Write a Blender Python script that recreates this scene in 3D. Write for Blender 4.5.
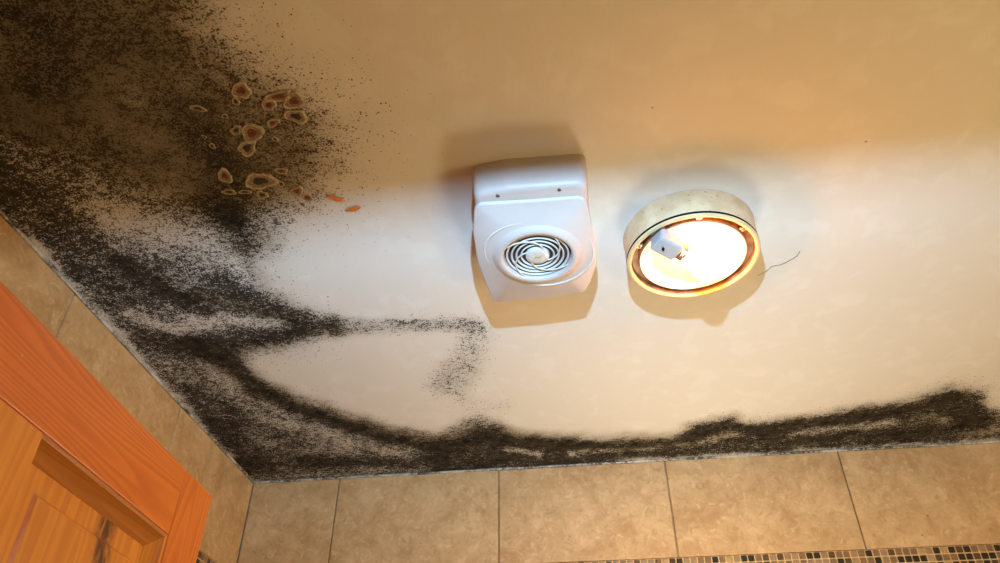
import bpy, bmesh, math, random
import numpy as np
from mathutils import Vector, Matrix

# ------------------------------------------------------------------ clear
for o in list(bpy.data.objects):
    bpy.data.objects.remove(o, do_unlink=True)
scene = bpy.context.scene
COL = scene.collection
random.seed(7)
rng = np.random.default_rng(11)

# ------------------------------------------------------------------ camera
EYE = 1.6            # eye height of the camera, metres
F_PX, PITCH, YAW, ROLL = 759.09, 38.077, 7.1174, -0.1437
th, ps, ro = map(math.radians, (PITCH, YAW, ROLL))
fwd = Vector((-math.sin(ps) * math.cos(th), math.cos(ps) * math.cos(th), math.sin(th)))
right = Vector((math.cos(ps), math.sin(ps), 0))
up = right.cross(fwd)
r2 = math.cos(ro) * right + math.sin(ro) * up
u2 = -math.sin(ro) * right + math.cos(ro) * up
cd = bpy.data.cameras.new('camera')
cam = bpy.data.objects.new('camera', cd)
COL.objects.link(cam)
M = Matrix((r2, u2, -fwd)).transposed().to_4x4()
M.translation = Vector((0, 0, EYE))
cam.matrix_world = M
cd.sensor_width = 36.0
cd.lens = 36.0 * F_PX / 1000.0
cd.clip_start = 0.01
scene.camera = cam

# ------------------------------------------------------------------ world, lights, exposure
vs = scene.view_settings
vs.view_transform = 'Standard'
vs.look = 'None'
vs.exposure = 0.0
vs.gamma = 1.0
vs.use_curve_mapping = False

world = bpy.data.worlds.new('world')
scene.world = world
world.use_nodes = True
world.node_tree.nodes['Background'].inputs[0].default_value = (0.75, 0.72, 0.70, 1)
world.node_tree.nodes['Background'].inputs[1].default_value = 0.05

def look_at(o, d):
    o.rotation_euler = Vector(d).to_track_quat('-Z', 'Y').to_euler()

# the photographer's flash, held above the camera in the doorway; the door head
# cuts its light off the near half of the ceiling
fl = bpy.data.lights.new('camera_flash', 'SPOT')
fl.energy = 103.0
fl.color = (0.367, 0.668, 1.0)
fl.shadow_soft_size = 0.010
fl.spot_size = math.radians(118)
fl.spot_blend = 1.0
flo = bpy.data.objects.new('camera_flash', fl)
COL.objects.link(flo)
flo.location = (0.02, 0.0, EYE + 0.374)
look_at(flo, (0.0, 1.0, 0.98))

# warm light over the wash basin, below the frame at the back wall
bl = bpy.data.lights.new('basin_light', 'POINT')
bl.energy = 7.9
bl.color = (1.0, 0.90, 0.66)
bl.shadow_soft_size = 0.10
blo = bpy.data.objects.new('basin_light', bl)
COL.objects.link(blo)
blo.location = (0.22, 1.47, EYE + 0.18)

# unseen warm fill light added on the right-hand side, well below the frame
fill = bpy.data.lights.new('warm_fill', 'POINT')
fill.energy = 14.6
fill.color = (1.0, 0.89, 0.39)
fill.shadow_soft_size = 0.14
fillo = bpy.data.objects.new('warm_fill', fill)
COL.objects.link(fillo)
fillo.location = (1.14, 0.62, 1.20)

BULB_COLOR = (1.0, 0.38, 0.10)
BULB_STRENGTH = 108.0

# ------------------------------------------------------------------ helpers
CEIL = 2.4
X_LEFT, X_RIGHT = -0.86, 1.30
Y_BACK, Y_FRONT, Y_HALL = 1.7625, 0.16, 0.04
TX = 0.4073            # tile pitch

def obj(name, mesh, parent=None, mat=None):
    o = bpy.data.objects.new(name, mesh)
    COL.objects.link(o)
    if parent is not None:
        o.parent = parent
    if mat is not None and len(mesh.materials) == 0:
        mesh.materials.append(mat)
    return o

def tag(o, label, cat, group=None, kind=None):
    o['label'] = label
    o['category'] = cat
    if group:
        o['group'] = group
    if kind:
        o['kind'] = kind
    return o

def empty(name, loc=(0, 0, 0), rz=0.0):
    o = bpy.data.objects.new(name, None)
    o.empty_display_size = 0.05
    COL.objects.link(o)
    o.location = loc
    o.rotation_euler = (0, 0, rz)
    return o

def mesh_from(name, verts, faces, smooth=False, fix=True):
    me = bpy.data.meshes.new(name)
    me.from_pydata([tuple(v) for v in verts], [], faces)
    if fix:
        b = bmesh.new()
        b.from_mesh(me)
        bmesh.ops.recalc_face_normals(b, faces=b.faces)
        b.to_mesh(me)
        b.free()
    if smooth:
        me.polygons.foreach_set('use_smooth', [True] * len(me.polygons))
    me.update()
    return me

def box_mesh(name, x0, x1, y0, y1, z0, z1, bevel=0.0, segs=1):
    b = bmesh.new()
    vs_ = [b.verts.new((x, y, z)) for x in (x0, x1) for y in (y0, y1) for z in (z0, z1)]
    for f in ((0, 1, 3, 2), (4, 6, 7, 5), (0, 4, 5, 1), (2, 3, 7, 6), (0, 2, 6, 4), (1, 5, 7, 3)):
        b.faces.new([vs_[i] for i in f])
    if bevel > 0:
        bmesh.ops.bevel(b, geom=b.edges[:], offset=bevel, segments=segs, affect='EDGES', profile=0.5)
    bmesh.ops.recalc_face_normals(b, faces=b.faces)
    me = bpy.data.meshes.new(name)
    b.to_mesh(me)
    b.free()
    return me

def multi_box(name, boxes):
    v, f = [], []
    for (x0, x1, y0, y1, z0, z1) in boxes:
        n = len(v)
        v += [(x, y, z) for x in (x0, x1) for y in (y0, y1) for z in (z0, z1)]
        f += [tuple(n + i for i in q) for q in
              ((0, 1, 3, 2), (4, 6, 7, 5), (0, 4, 5, 1), (2, 3, 7, 6), (0, 2, 6, 4), (1, 5, 7, 3))]
    return mesh_from(name, v, f)

def lathe(name, prof, n=64, center=(0, 0), close_start=False, close_end=False, smooth=True, sharp=0.6):
    """prof: list of (radius, z); turned about the vertical axis"""
    v, f = [], []
    for (r, z) in prof:
        for k in range(n):
            a = 2 * math.pi * k / n
            v.append((center[0] + r * math.cos(a), center[1] + r * math.sin(a), z))
    for i in range(len(prof) - 1):
        for k in range(n):
            k2 = (k + 1) % n
            f.append((i * n + k, i * n + k2, (i + 1) * n + k2, (i + 1) * n + k))
    if close_start:
        f.append(tuple(range(n)))
    if close_end:
        f.append(tuple((len(prof) - 1) * n + k for k in range(n)))
    me = mesh_from(name, v, f, smooth)
    if smooth:
        try:
            me.set_sharp_from_angle(angle=sharp)
        except Exception:
            pass
    return me

def loft(name, rings, close_start=True, close_end=True, smooth=True, sharp=0.7, closed_loop=False):
    n = len(rings[0])
    v = [p for r in rings for p in r]
    f = []
    m = len(rings)
    for i in range(m if closed_loop else m - 1):
        j = (i + 1) % m
        for k in range(n):
            k2 = (k + 1) % n
            f.append((i * n + k, i * n + k2, j * n + k2, j * n + k))
    if close_start and not closed_loop:
        f.append(tuple(range(n)))
    if close_end and not closed_loop:
        f.append(tuple((m - 1) * n + k for k in range(n)))
    me = mesh_from(name, v, f, smooth)
    if smooth:
        try:
            me.set_sharp_from_angle(angle=sharp)
        except Exception:
            pass
    return me

def tube(name, pts, rad, n=8, closed=False, flat=1.0):
    """tube along pts; rad number or list; flat scales the section along z"""
    pts = [Vector(p) for p in pts]
    m = len(pts)
    rings = []
    for i, p in enumerate(pts):
        if closed:
            d = pts[(i + 1) % m] - pts[i - 1]
        else:
            d = pts[min(i + 1, m - 1)] - pts[max(i - 1, 0)]
        d.normalize()
        a = Vector((0, 0, 1)).cross(d)
        if a.length < 1e-4:
            a = Vector((1, 0, 0)).cross(d)
        a.normalize()
        b = d.cross(a)
        r = rad[i] if isinstance(rad, (list, tuple)) else rad
        rings.append([tuple(p + a * (r * math.cos(2 * math.pi * k / n)) + b * (r * flat * math.sin(2 * math.pi * k / n)))
                      for k in range(n)])
    return loft(name, rings, closed_loop=closed, sharp=1.5)

def join_meshes(name, meshes, smooth=True):
    b = bmesh.new()
    for m_ in meshes:
        b.from_mesh(m_)
    me = bpy.data.meshes.new(name)
    b.to_mesh(me)
    b.free()
    return me

# ------------------------------------------------------------------ materials
class NT:
    def __init__(self, name):
        self.m = bpy.data.materials.new(name)
        self.m.use_nodes = True
        self.t = self.m.node_tree
        self.bsdf = self.t.nodes['Principled BSDF']
        self.out = self.t.nodes['Material Output']
    def n(self, typ, **kw):
        nd = self.t.nodes.new(typ)
        for k, v in kw.items():
            setattr(nd, k, v)
        return nd
    def link(self, a, b):
        self.t.links.new(a, b)
    def val(self, sock, v):
        if hasattr(v, 'is_linked') or hasattr(v, 'links'):
            self.link(v, sock)
        else:
            sock.default_value = v
    def math(self, op, a, b=0.0, c=None, clamp=False):
        nd = self.n('ShaderNodeMath', operation=op)
        nd.use_clamp = clamp
        self.val(nd.inputs[0], a)
        self.val(nd.inputs[1], b)
        if c is not None:
            self.val(nd.inputs[2], c)
        return nd.outputs[0]
    def maprange(self, v, a, b, c=0.0, d=1.0, smooth=False):
        nd = self.n('ShaderNodeMapRange')
        nd.interpolation_type = 'SMOOTHSTEP' if smooth else 'LINEAR'
        self.val(nd.inputs[0], v)
        for i, x in enumerate((a, b, c, d)):
            self.val(nd.inputs[1 + i], x)
        return nd.outputs[0]
    def mix(self, fac, a, b, blend='MIX'):
        nd = self.n('ShaderNodeMix', data_type='RGBA', blend_type=blend)
        self.val(nd.inputs[0], fac)
        for s, x in ((nd.inputs[6], a), (nd.inputs[7], b)):
            if isinstance(x, tuple):
                s.default_value = (x[0], x[1], x[2], 1)
            else:
                self.link(x, s)
        return nd.outputs[2]
    def coord(self, which='Object', scale=(1, 1, 1), rot=(0, 0, 0), rand=False):
        tc = self.n('ShaderNodeTexCoord')
        mp = self.n('ShaderNodeMapping')
        self.link(tc.outputs[which], mp.inputs[0])
        mp.inputs['Scale'].default_value = scale
        mp.inputs['Rotation'].default_value = rot
        if rand:
            oi = self.n('ShaderNodeObjectInfo')
            cb = self.n('ShaderNodeCombineXYZ')
            self.link(self.math('MULTIPLY', oi.outputs['Random'], 37.0), cb.inputs[0])
            self.link(self.math('MULTIPLY', oi.outputs['Random'], 91.0), cb.inputs[1])
            self.link(self.math('MULTIPLY', oi.outputs['Random'], 53.0), cb.inputs[2])
            self.link(cb.outputs[0], mp.inputs['Location'])
        return mp.outputs[0]
    def noise(self, vec, scale, detail=2.0, rough=0.5, dist=0.0):
        nd = self.n('ShaderNodeTexNoise')
        self.link(vec, nd.inputs['Vector'])
        nd.inputs['Scale'].default_value = scale
        nd.inputs['Detail'].default_value = detail
        nd.inputs['Roughness'].default_value = rough
        nd.inputs['Distortion'].default_value = dist
        return nd.outputs[0]
    def voronoi(self, vec, scale, feature='F1', rnd=1.0):
        nd = self.n('ShaderNodeTexVoronoi', feature=feature)
        self.link(vec, nd.inputs['Vector'])
        nd.inputs['Scale'].default_value = scale
        nd.inputs['Randomness'].default_value = rnd
        return nd
    def bump(self, height, strength, dist=0.001):
        nd = self.n('ShaderNodeBump')
        nd.inputs['Strength'].default_value = strength
        nd.inputs['Distance'].default_value = dist
        self.link(height, nd.inputs['Height'])
        self.link(nd.outputs[0], self.bsdf.inputs['Normal'])
    def set(self, **kw):
        for k, v in kw.items():
            s = self.bsdf.inputs[k]
            if isinstance(v, tuple):
                s.default_value = (v[0], v[1], v[2], 1)
            elif isinstance(v, (int, float)):
                s.default_value = v
            else:
                self.link(v, s)
        return self

PAINT = (0.79, 0.745, 0.665)

def mat_ceiling():
    t = NT('ceiling_paint_with_mould')
    P = t.coord('Object')
    PD = t.coord('Object', scale=(0.95, 1.4, 1.0), rot=(0, 0, math.radians(30)))
    at = t.n('ShaderNodeAttribute', attribute_name='mould')
    D = at.outputs['Fac']
    af = t.n('ShaderNodeAttribute', attribute_name='film')
    F = af.outputs['Fac']
    nf = t.noise(P, 330, 3, 0.65)
    nm = t.noise(PD, 85, 6, 0.74, 0.2)
    nl = t.noise(P, 23, 5, 0.66, 0.9)
    n1 = t.math('MULTIPLY_ADD', t.math('SUBTRACT', nf, 0.5), 2.3, 0.0)
    n2 = t.math('MULTIPLY_ADD', t.math('SUBTRACT', nm, 0.5), 2.2, n1)
    n3 = t.math('MULTIPLY_ADD', t.math('SUBTRACT', nl, 0.5), 1.0, n2)
    # the growth covers wherever density plus a broken-up noise passes one half
    body = t.math('ADD', D, n3)
    # no growth where density is nil
    gate = t.maprange(D, 0.03, 0.30, -0.55, 0.0)
    body = t.math('ADD', body, gate)
    mask = t.maprange(body, 0.40, 0.66, 0, 1, True)
    # scattered colonies
    v1 = t.voronoi(P, 290)
    sep = t.n('ShaderNodeSeparateColor')
    t.link(v1.outputs['Color'], sep.inputs[0])
    pres = t.math('LESS_THAN', sep.outputs[0], t.math('MULTIPLY', t.math('SUBTRACT', D, 0.02), 1.5))
    rad = t.math('MULTIPLY_ADD', sep.outputs[1], 0.34, 0.10)
    dot = t.maprange(t.math('SUBTRACT', rad, v1.outputs['Distance']), -0.03, 0.10, 0, 1)
    dots = t.math('MULTIPLY', dot, pres)
    v2 = t.voronoi(P, 420)
    sep2 = t.n('ShaderNodeSeparateColor')
    t.link(v2.outputs['Color'], sep2.inputs[0])
    pres2 = t.math('LESS_THAN', sep2.outputs[0], t.math('MULTIPLY', D, 1.3))
    dot2 = t.maprange(t.math('SUBTRACT', t.math('MULTIPLY_ADD', sep2.outputs[1], 0.26, 0.14), v2.outputs['Distance']), -0.03, 0.12, 0, 0.75)
    dots = t.math('MAXIMUM', dots, t.math('MULTIPLY', dot2, pres2))
    # a few stray specks anywhere on the paint
    v3 = t.voronoi(P, 17)
    sep3 = t.n('ShaderNodeSeparateColor')
    t.link(v3.outputs['Color'], sep3.inputs[0])
    sp = t.math('MULTIPLY', t.math('LESS_THAN', sep3.outputs[0], 0.16),
                t.maprange(v3.outputs['Distance'], 0.020, 0.036, 0.75, 0.0))
    dots = t.math('MAXIMUM', dots, sp)
    mask = t.math('MAXIMUM', mask, dots, clamp=True)
    # clean paint: cloudy patches where it has dried unevenly
    pn = t.noise(P, 21, 2, 0.5, 0.4)
    patch = t.maprange(pn, 0.50, 0.66, 0, 1, True)
    paint = t.mix(t.math('MULTIPLY', patch, 0.46), PAINT, (0.86, 0.83, 0.775))
    pn2 = t.noise(P, 6, 3, 0.6)
    paint = t.mix(t.maprange(pn2, 0.35, 0.7, 0, 0.35), paint, (0.76, 0.70, 0.605))
    # brown film soaked into the paint around and between the colonies
    fm = t.math('ADD', F, t.math('MULTIPLY', t.math('SUBTRACT', nl, 0.5), t.maprange(F, 0.0, 0.35, 0.0, 0.75)))
    fm = t.math('ADD', fm, t.math('MULTIPLY', t.math('SUBTRACT', nf, 0.5), t.maprange(F, 0.0, 0.3, 0.0, 0.5)))
    stain = t.mix(t.maprange(fm, 0.02, 0.46, 0, 0.95), paint, (0.230, 0.175, 0.100))
    stain = t.mix(t.maprange(fm, 0.38, 0.95, 0, 1), stain, (0.026, 0.020, 0.012))
    stain = t.mix(t.maprange(D, 0.05, 0.8, 0, 0.45), stain, (0.265, 0.225, 0.165))
    dark = t.mix(t.maprange(t.noise(P, 48, 3, 0.6), 0.35, 0.68), (0.010, 0.0085, 0.0065), (0.052, 0.040, 0.026))
    dark = t.mix(t.maprange(D, 0.15, 0.75, 1, 0), dark, (0.085, 0.066, 0.042))
    col = t.mix(t.math('MULTIPLY', mask, 0.96), stain, dark)
    t.set(**{'Base Color': col, 'Roughness': t.maprange(mask, 0, 1, 0.48, 0.95), 'Specular IOR Level': t.maprange(mask, 0, 1, 0.25, 0.05)})
    peel = t.noise(P, 150, 2, 0.5)
    hh = t.math('MULTIPLY_ADD', mask, 0.8, peel)
    t.bump(hh, 0.22, 0.0012)
    return t.m

def mat_tile():
    t = NT('travertine_tile')
    P = t.coord('Object', rand=True)
    a = t.noise(P, 13, 6, 0.68, 0.5)
    b = t.noise(P, 46, 5, 0.7, 1.2)
    c = t.noise(P, 120, 3, 0.6)
    col = t.mix(t.maprange(a, 0.34, 0.68), (0.54, 0.30, 0.115), (0.77, 0.50, 0.235))
    col = t.mix(t.maprange(b, 0.54, 0.70, 0, 0.85), col, (0.83, 0.58, 0.30))
    col = t.mix(t.maprange(b, 0.46, 0.32, 0, 0.75), col, (0.50, 0.27, 0.10))
    v = t.voronoi(t.coord('Object', rand=True), 38)
    se = t.n('ShaderNodeSeparateColor')
    t.link(v.outputs['Color'], se.inputs[0])
    sp = t.math('MULTIPLY', t.math('LESS_THAN', se.outputs[0], 0.07), t.maprange(v.outputs['Distance'], 0.05, 0.09, 0.8, 0))
    col = t.mix(sp, col, (0.16, 0.10, 0.06))
    t.set(**{'Base Color': col, 'Roughness': t.maprange(c, 0.3, 0.7, 0.34, 0.52)})
    t.bump(t.math('MULTIPLY_ADD', b, 0.7, c), 0.25, 0.0012)
    return t.m

def simple(name, col, rough=0.5, metal=0.0, var=0.10, scale=60, bump=0.0, spec=0.5):
    t = NT(name)
    P = t.coord('Object', rand=True)
    n = t.noise(P, scale, 4, 0.6)
    lo = tuple(x * (1 - var) for x in col)
    hi = tuple(min(1, x * (1 + var)) for x in col)
    t.set(**{'Base Color': t.mix(t.maprange(n, 0.3, 0.7), lo, hi), 'Roughness': rough, 'Metallic': metal, 'Specular IOR Level': spec})
    if bump:
        t.bump(n, bump, 0.001)
    return t.m

def mat_wood(name, axis, dark=(0.52, 0.115, 0.009), light=(0.78, 0.225, 0.020)):
    """axis: the way the grain runs in the door's own frame ('x' along its width, 'z' up)"""
    t = NT(name)
    s = (0.9, 12.0, 12.0) if axis == 'x' else (12.0, 12.0, 0.9)
    P = t.coord('Object', scale=s, rand=True)
    warp = t.noise(P, 0.55, 2, 0.5)
    ring = t.math('MULTIPLY', warp, 58.0)
    saw = t.math('FRACT', ring)
    line = t.maprange(saw, 0.0, 0.85, 0.0, 1.0, True)
    line = t.math('MULTIPLY', line, t.maprange(saw, 0.85, 1.0, 1.0, 0.0))
    fine = t.noise(P, 9, 4, 0.65)
    big = t.noise(P, 0.35, 2, 0.5)
    fac = t.math('MULTIPLY_ADD', line, 0.46, t.math('MULTIPLY', fine, 0.60))
    fac = t.math('ADD', fac, t.math('MULTIPLY_ADD', big, 0.6, -0.35), clamp=True)
    col = t.mix(fac, light, dark)
    # pale nicks and dark pin holes in the varnish
    Q = t.coord('Object', rand=True)
    v = t.voronoi(Q, 30)
    se = t.n('ShaderNodeSeparateColor')
    t.link(v.outputs['Color'], se.inputs[0])
    d = v.outputs['Distance']
    nick = t.math('MULTIPLY', t.math('LESS_THAN', se.outputs[0], 0.05), t.maprange(d, 0.07, 0.10, 0.7, 0))
    pin = t.math('MULTIPLY', t.math('GREATER_THAN', se.outputs[0], 0.94), t.maprange(d, 0.05, 0.08, 0.85, 0))
    col = t.mix(nick, col, (0.70, 0.45, 0.18))
    col = t.mix(pin, col, (0.06, 0.02, 0.006))
    t.set(**{'Base Color': col, 'Roughness': 0.36, 'Specular IOR Level': 0.4})
    t.bump(fac, 0.12, 0.0006)
    return t.m

def mat_panel():
    t = NT('pine_panel_boards')
    P = t.coord('Object', scale=(12.0, 12.0, 0.7), rand=True)
    warp = t.noise(P, 0.7, 2, 0.5)
    saw = t.math('FRACT', t.math('MULTIPLY', warp, 34.0))
    line = t.math('MULTIPLY', t.maprange(saw, 0.0, 0.85, 0.0, 1.0, True), t.maprange(saw, 0.85, 1.0, 1.0, 0.0))
    fine = t.noise(P, 8, 4, 0.65)
    fac = t.math('MULTIPLY_ADD', line, 0.45, t.math('MULTIPLY', fine, 0.55), clamp=True)
    col = t.mix(fac, (0.78, 0.33, 0.045), (0.55, 0.18, 0.020))
    # the knot: a dark burl running down one board
    Q = t.coord('Object')
    sx = t.n('ShaderNodeSeparateXYZ')
    t.link(Q, sx.inputs[0])
    k = t.noise(t.coord('Object', scale=(1, 1, 0.45)), 60, 3, 0.6, 1.2)
    band = t.maprange(t.math('ABSOLUTE', t.math('SUBTRACT', sx.outputs[0], 0.640)), 0.008, 0.026, 1, 0, True)
    col = t.mix(t.math('MULTIPLY', band, t.maprange(k, 0.36, 0.56, 0.25, 0.97)), col, (0.085, 0.030, 0.008))
    t.set(**{'Base Color': col, 'Roughness': 0.38, 'Specular IOR Level': 0.4})
    t.bump(fac, 0.10, 0.0006)
    return t.m

def mat_enamel():
    t = NT('stained_cream_enamel')
    P = t.coord('Object')
    a = t.noise(P, 34, 4, 0.65)
    col = t.mix(t.maprange(a, 0.38, 0.66), (0.70, 0.485, 0.29), (0.55, 0.36, 0.195))
    v = t.voronoi(P, 120)
    se = t.n('ShaderNodeSeparateColor')
    t.link(v.outputs['Color'], se.inputs[0])
    sp = t.math('MULTIPLY', t.math('LESS_THAN', se.outputs[0], 0.30), t.maprange(v.outputs['Distance'], 0.06, 0.20, 0.9, 0))
    col = t.mix(sp, col, (0.17, 0.085, 0.03))
    t.set(**{'Base Color': col, 'Roughness': 0.42})
    t.bump(a, 0.1, 0.001)
    return t.m

def mat_caulk():
    t = NT('mouldy_white_sealant')
    P = t.coord('Object')
    a = t.noise(P, 14, 4, 0.65)
    b = t.noise(P, 150, 3, 0.6)
    m_ = t.math('MULTIPLY', t.maprange(a, 0.36, 0.58), t.maprange(b, 0.34, 0.56))
    col = t.mix(m_, (0.64, 0.56, 0.45), (0.06, 0.05, 0.04))
    t.set(**{'Base Color': col, 'Roughness': 0.45})
    return t.m

MAT_CEIL = mat_ceiling()
MAT_TILE = mat_tile()
MAT_GROUT = simple('grout', (0.50, 0.30, 0.14), 0.9, var=0.35, scale=40, bump=0.3)
MAT_MGROUT = simple('mosaic_grout', (0.74, 0.47, 0.20), 0.9, var=0.15, scale=80)
MAT_CAULK = mat_caulk()
MAT_PLASTER = simple('painted_plaster', (0.62, 0.55, 0.46), 0.8, var=0.05, scale=30, bump=0.1)
MAT_FLOOR = simple('floor_tile', (0.36, 0.29, 0.22), 0.45, var=0.2, scale=14)
MAT_RAIL = mat_wood('varnished_pine_rail', 'x')
MAT_STILE = mat_wood('varnished_pine_stile', 'z')
MAT_MULL = mat_wood('varnished_pine_mullion', 'z', (0.62, 0.205, 0.020), (0.80, 0.34, 0.045))
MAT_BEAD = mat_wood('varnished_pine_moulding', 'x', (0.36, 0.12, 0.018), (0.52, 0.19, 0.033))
MAT_PANEL = mat_panel()
MAT_FRAME = simple('white_gloss_frame', (0.70, 0.66, 0.58), 0.4, var=0.04)
MAT_PLASTIC = simple('white_plastic', (0.58, 0.525, 0.49), 0.46, var=0.03, scale=25)
MAT_PLASTIC2 = simple('white_plastic_slats', (0.66, 0.625, 0.57), 0.28, var=0.02)
MAT_RECESS = simple('shaded_fan_throat', (0.035, 0.037, 0.042), 0.6, var=0.15)  # near-black stands in for the shade inside the white plastic mouth
MAT_BLACK = simple('black_rubber', (0.008, 0.008, 0.008), 0.9, var=0.2, spec=0.05)
MAT_GOLD = simple('gold_print', (0.62, 0.50, 0.22), 0.35, metal=0.6, var=0.1)
MAT_ENAMEL = mat_enamel()
MAT_RIM = simple('yellowed_rim', (0.66, 0.50, 0.28), 0.35, var=0.08, scale=40)
MAT_BRASS = simple('tarnished_brown_metal', (0.30, 0.17, 0.075), 0.45, metal=0.35, var=0.45, scale=55, bump=0.2)
MAT_DISH = simple('white_reflector', (0.82, 0.78, 0.68), 0.3, var=0.06, scale=30)
MAT_CERAMIC = simple('white_ceramic', (0.42, 0.41, 0.40), 0.35, var=0.05, scale=60)
MAT_STEEL = simple('zinc_steel', (0.55, 0.50, 0.44), 0.3, metal=0.9, var=0.25, scale=90)
MAT_CRUST = simple('flaked_paint_crust', (0.50, 0.40, 0.26), 0.85, var=0.45, scale=220, bump=0.4)
MAT_SKIN = simple('olive_paint_skin', (0.27, 0.205, 0.12), 0.9, var=0.5, scale=320, bump=0.4)
MAT_RED = simple('rusty_red_core', (0.17, 0.045, 0.025), 0.9, var=0.5, scale=200)
MAT_BLACKCORE = simple('dark_mould_core', (0.05, 0.032, 0.020), 0.9, var=0.5, scale=200)
MAT_ORANGE = simple('orange_paint_flake', (0.78, 0.22, 0.03), 0.7, var=0.2, scale=150)
MAT_CRACK = simple('dirty_crack', (0.22, 0.17, 0.11), 0.9, var=0.4, scale=200)
MOSAIC = [simple('mosaic_' + n, c, r, var=0.18, scale=70) for n, c, r in (
    ('black_glass', (0.030, 0.020, 0.014), 0.15),
    ('umber_glass', (0.11, 0.058, 0.024), 0.2),
    ('brown_stone', (0.25, 0.135, 0.055), 0.4),
    ('taupe_stone', (0.36, 0.215, 0.10), 0.45),
    ('tan_stone', (0.48, 0.29, 0.12), 0.5))]

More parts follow.
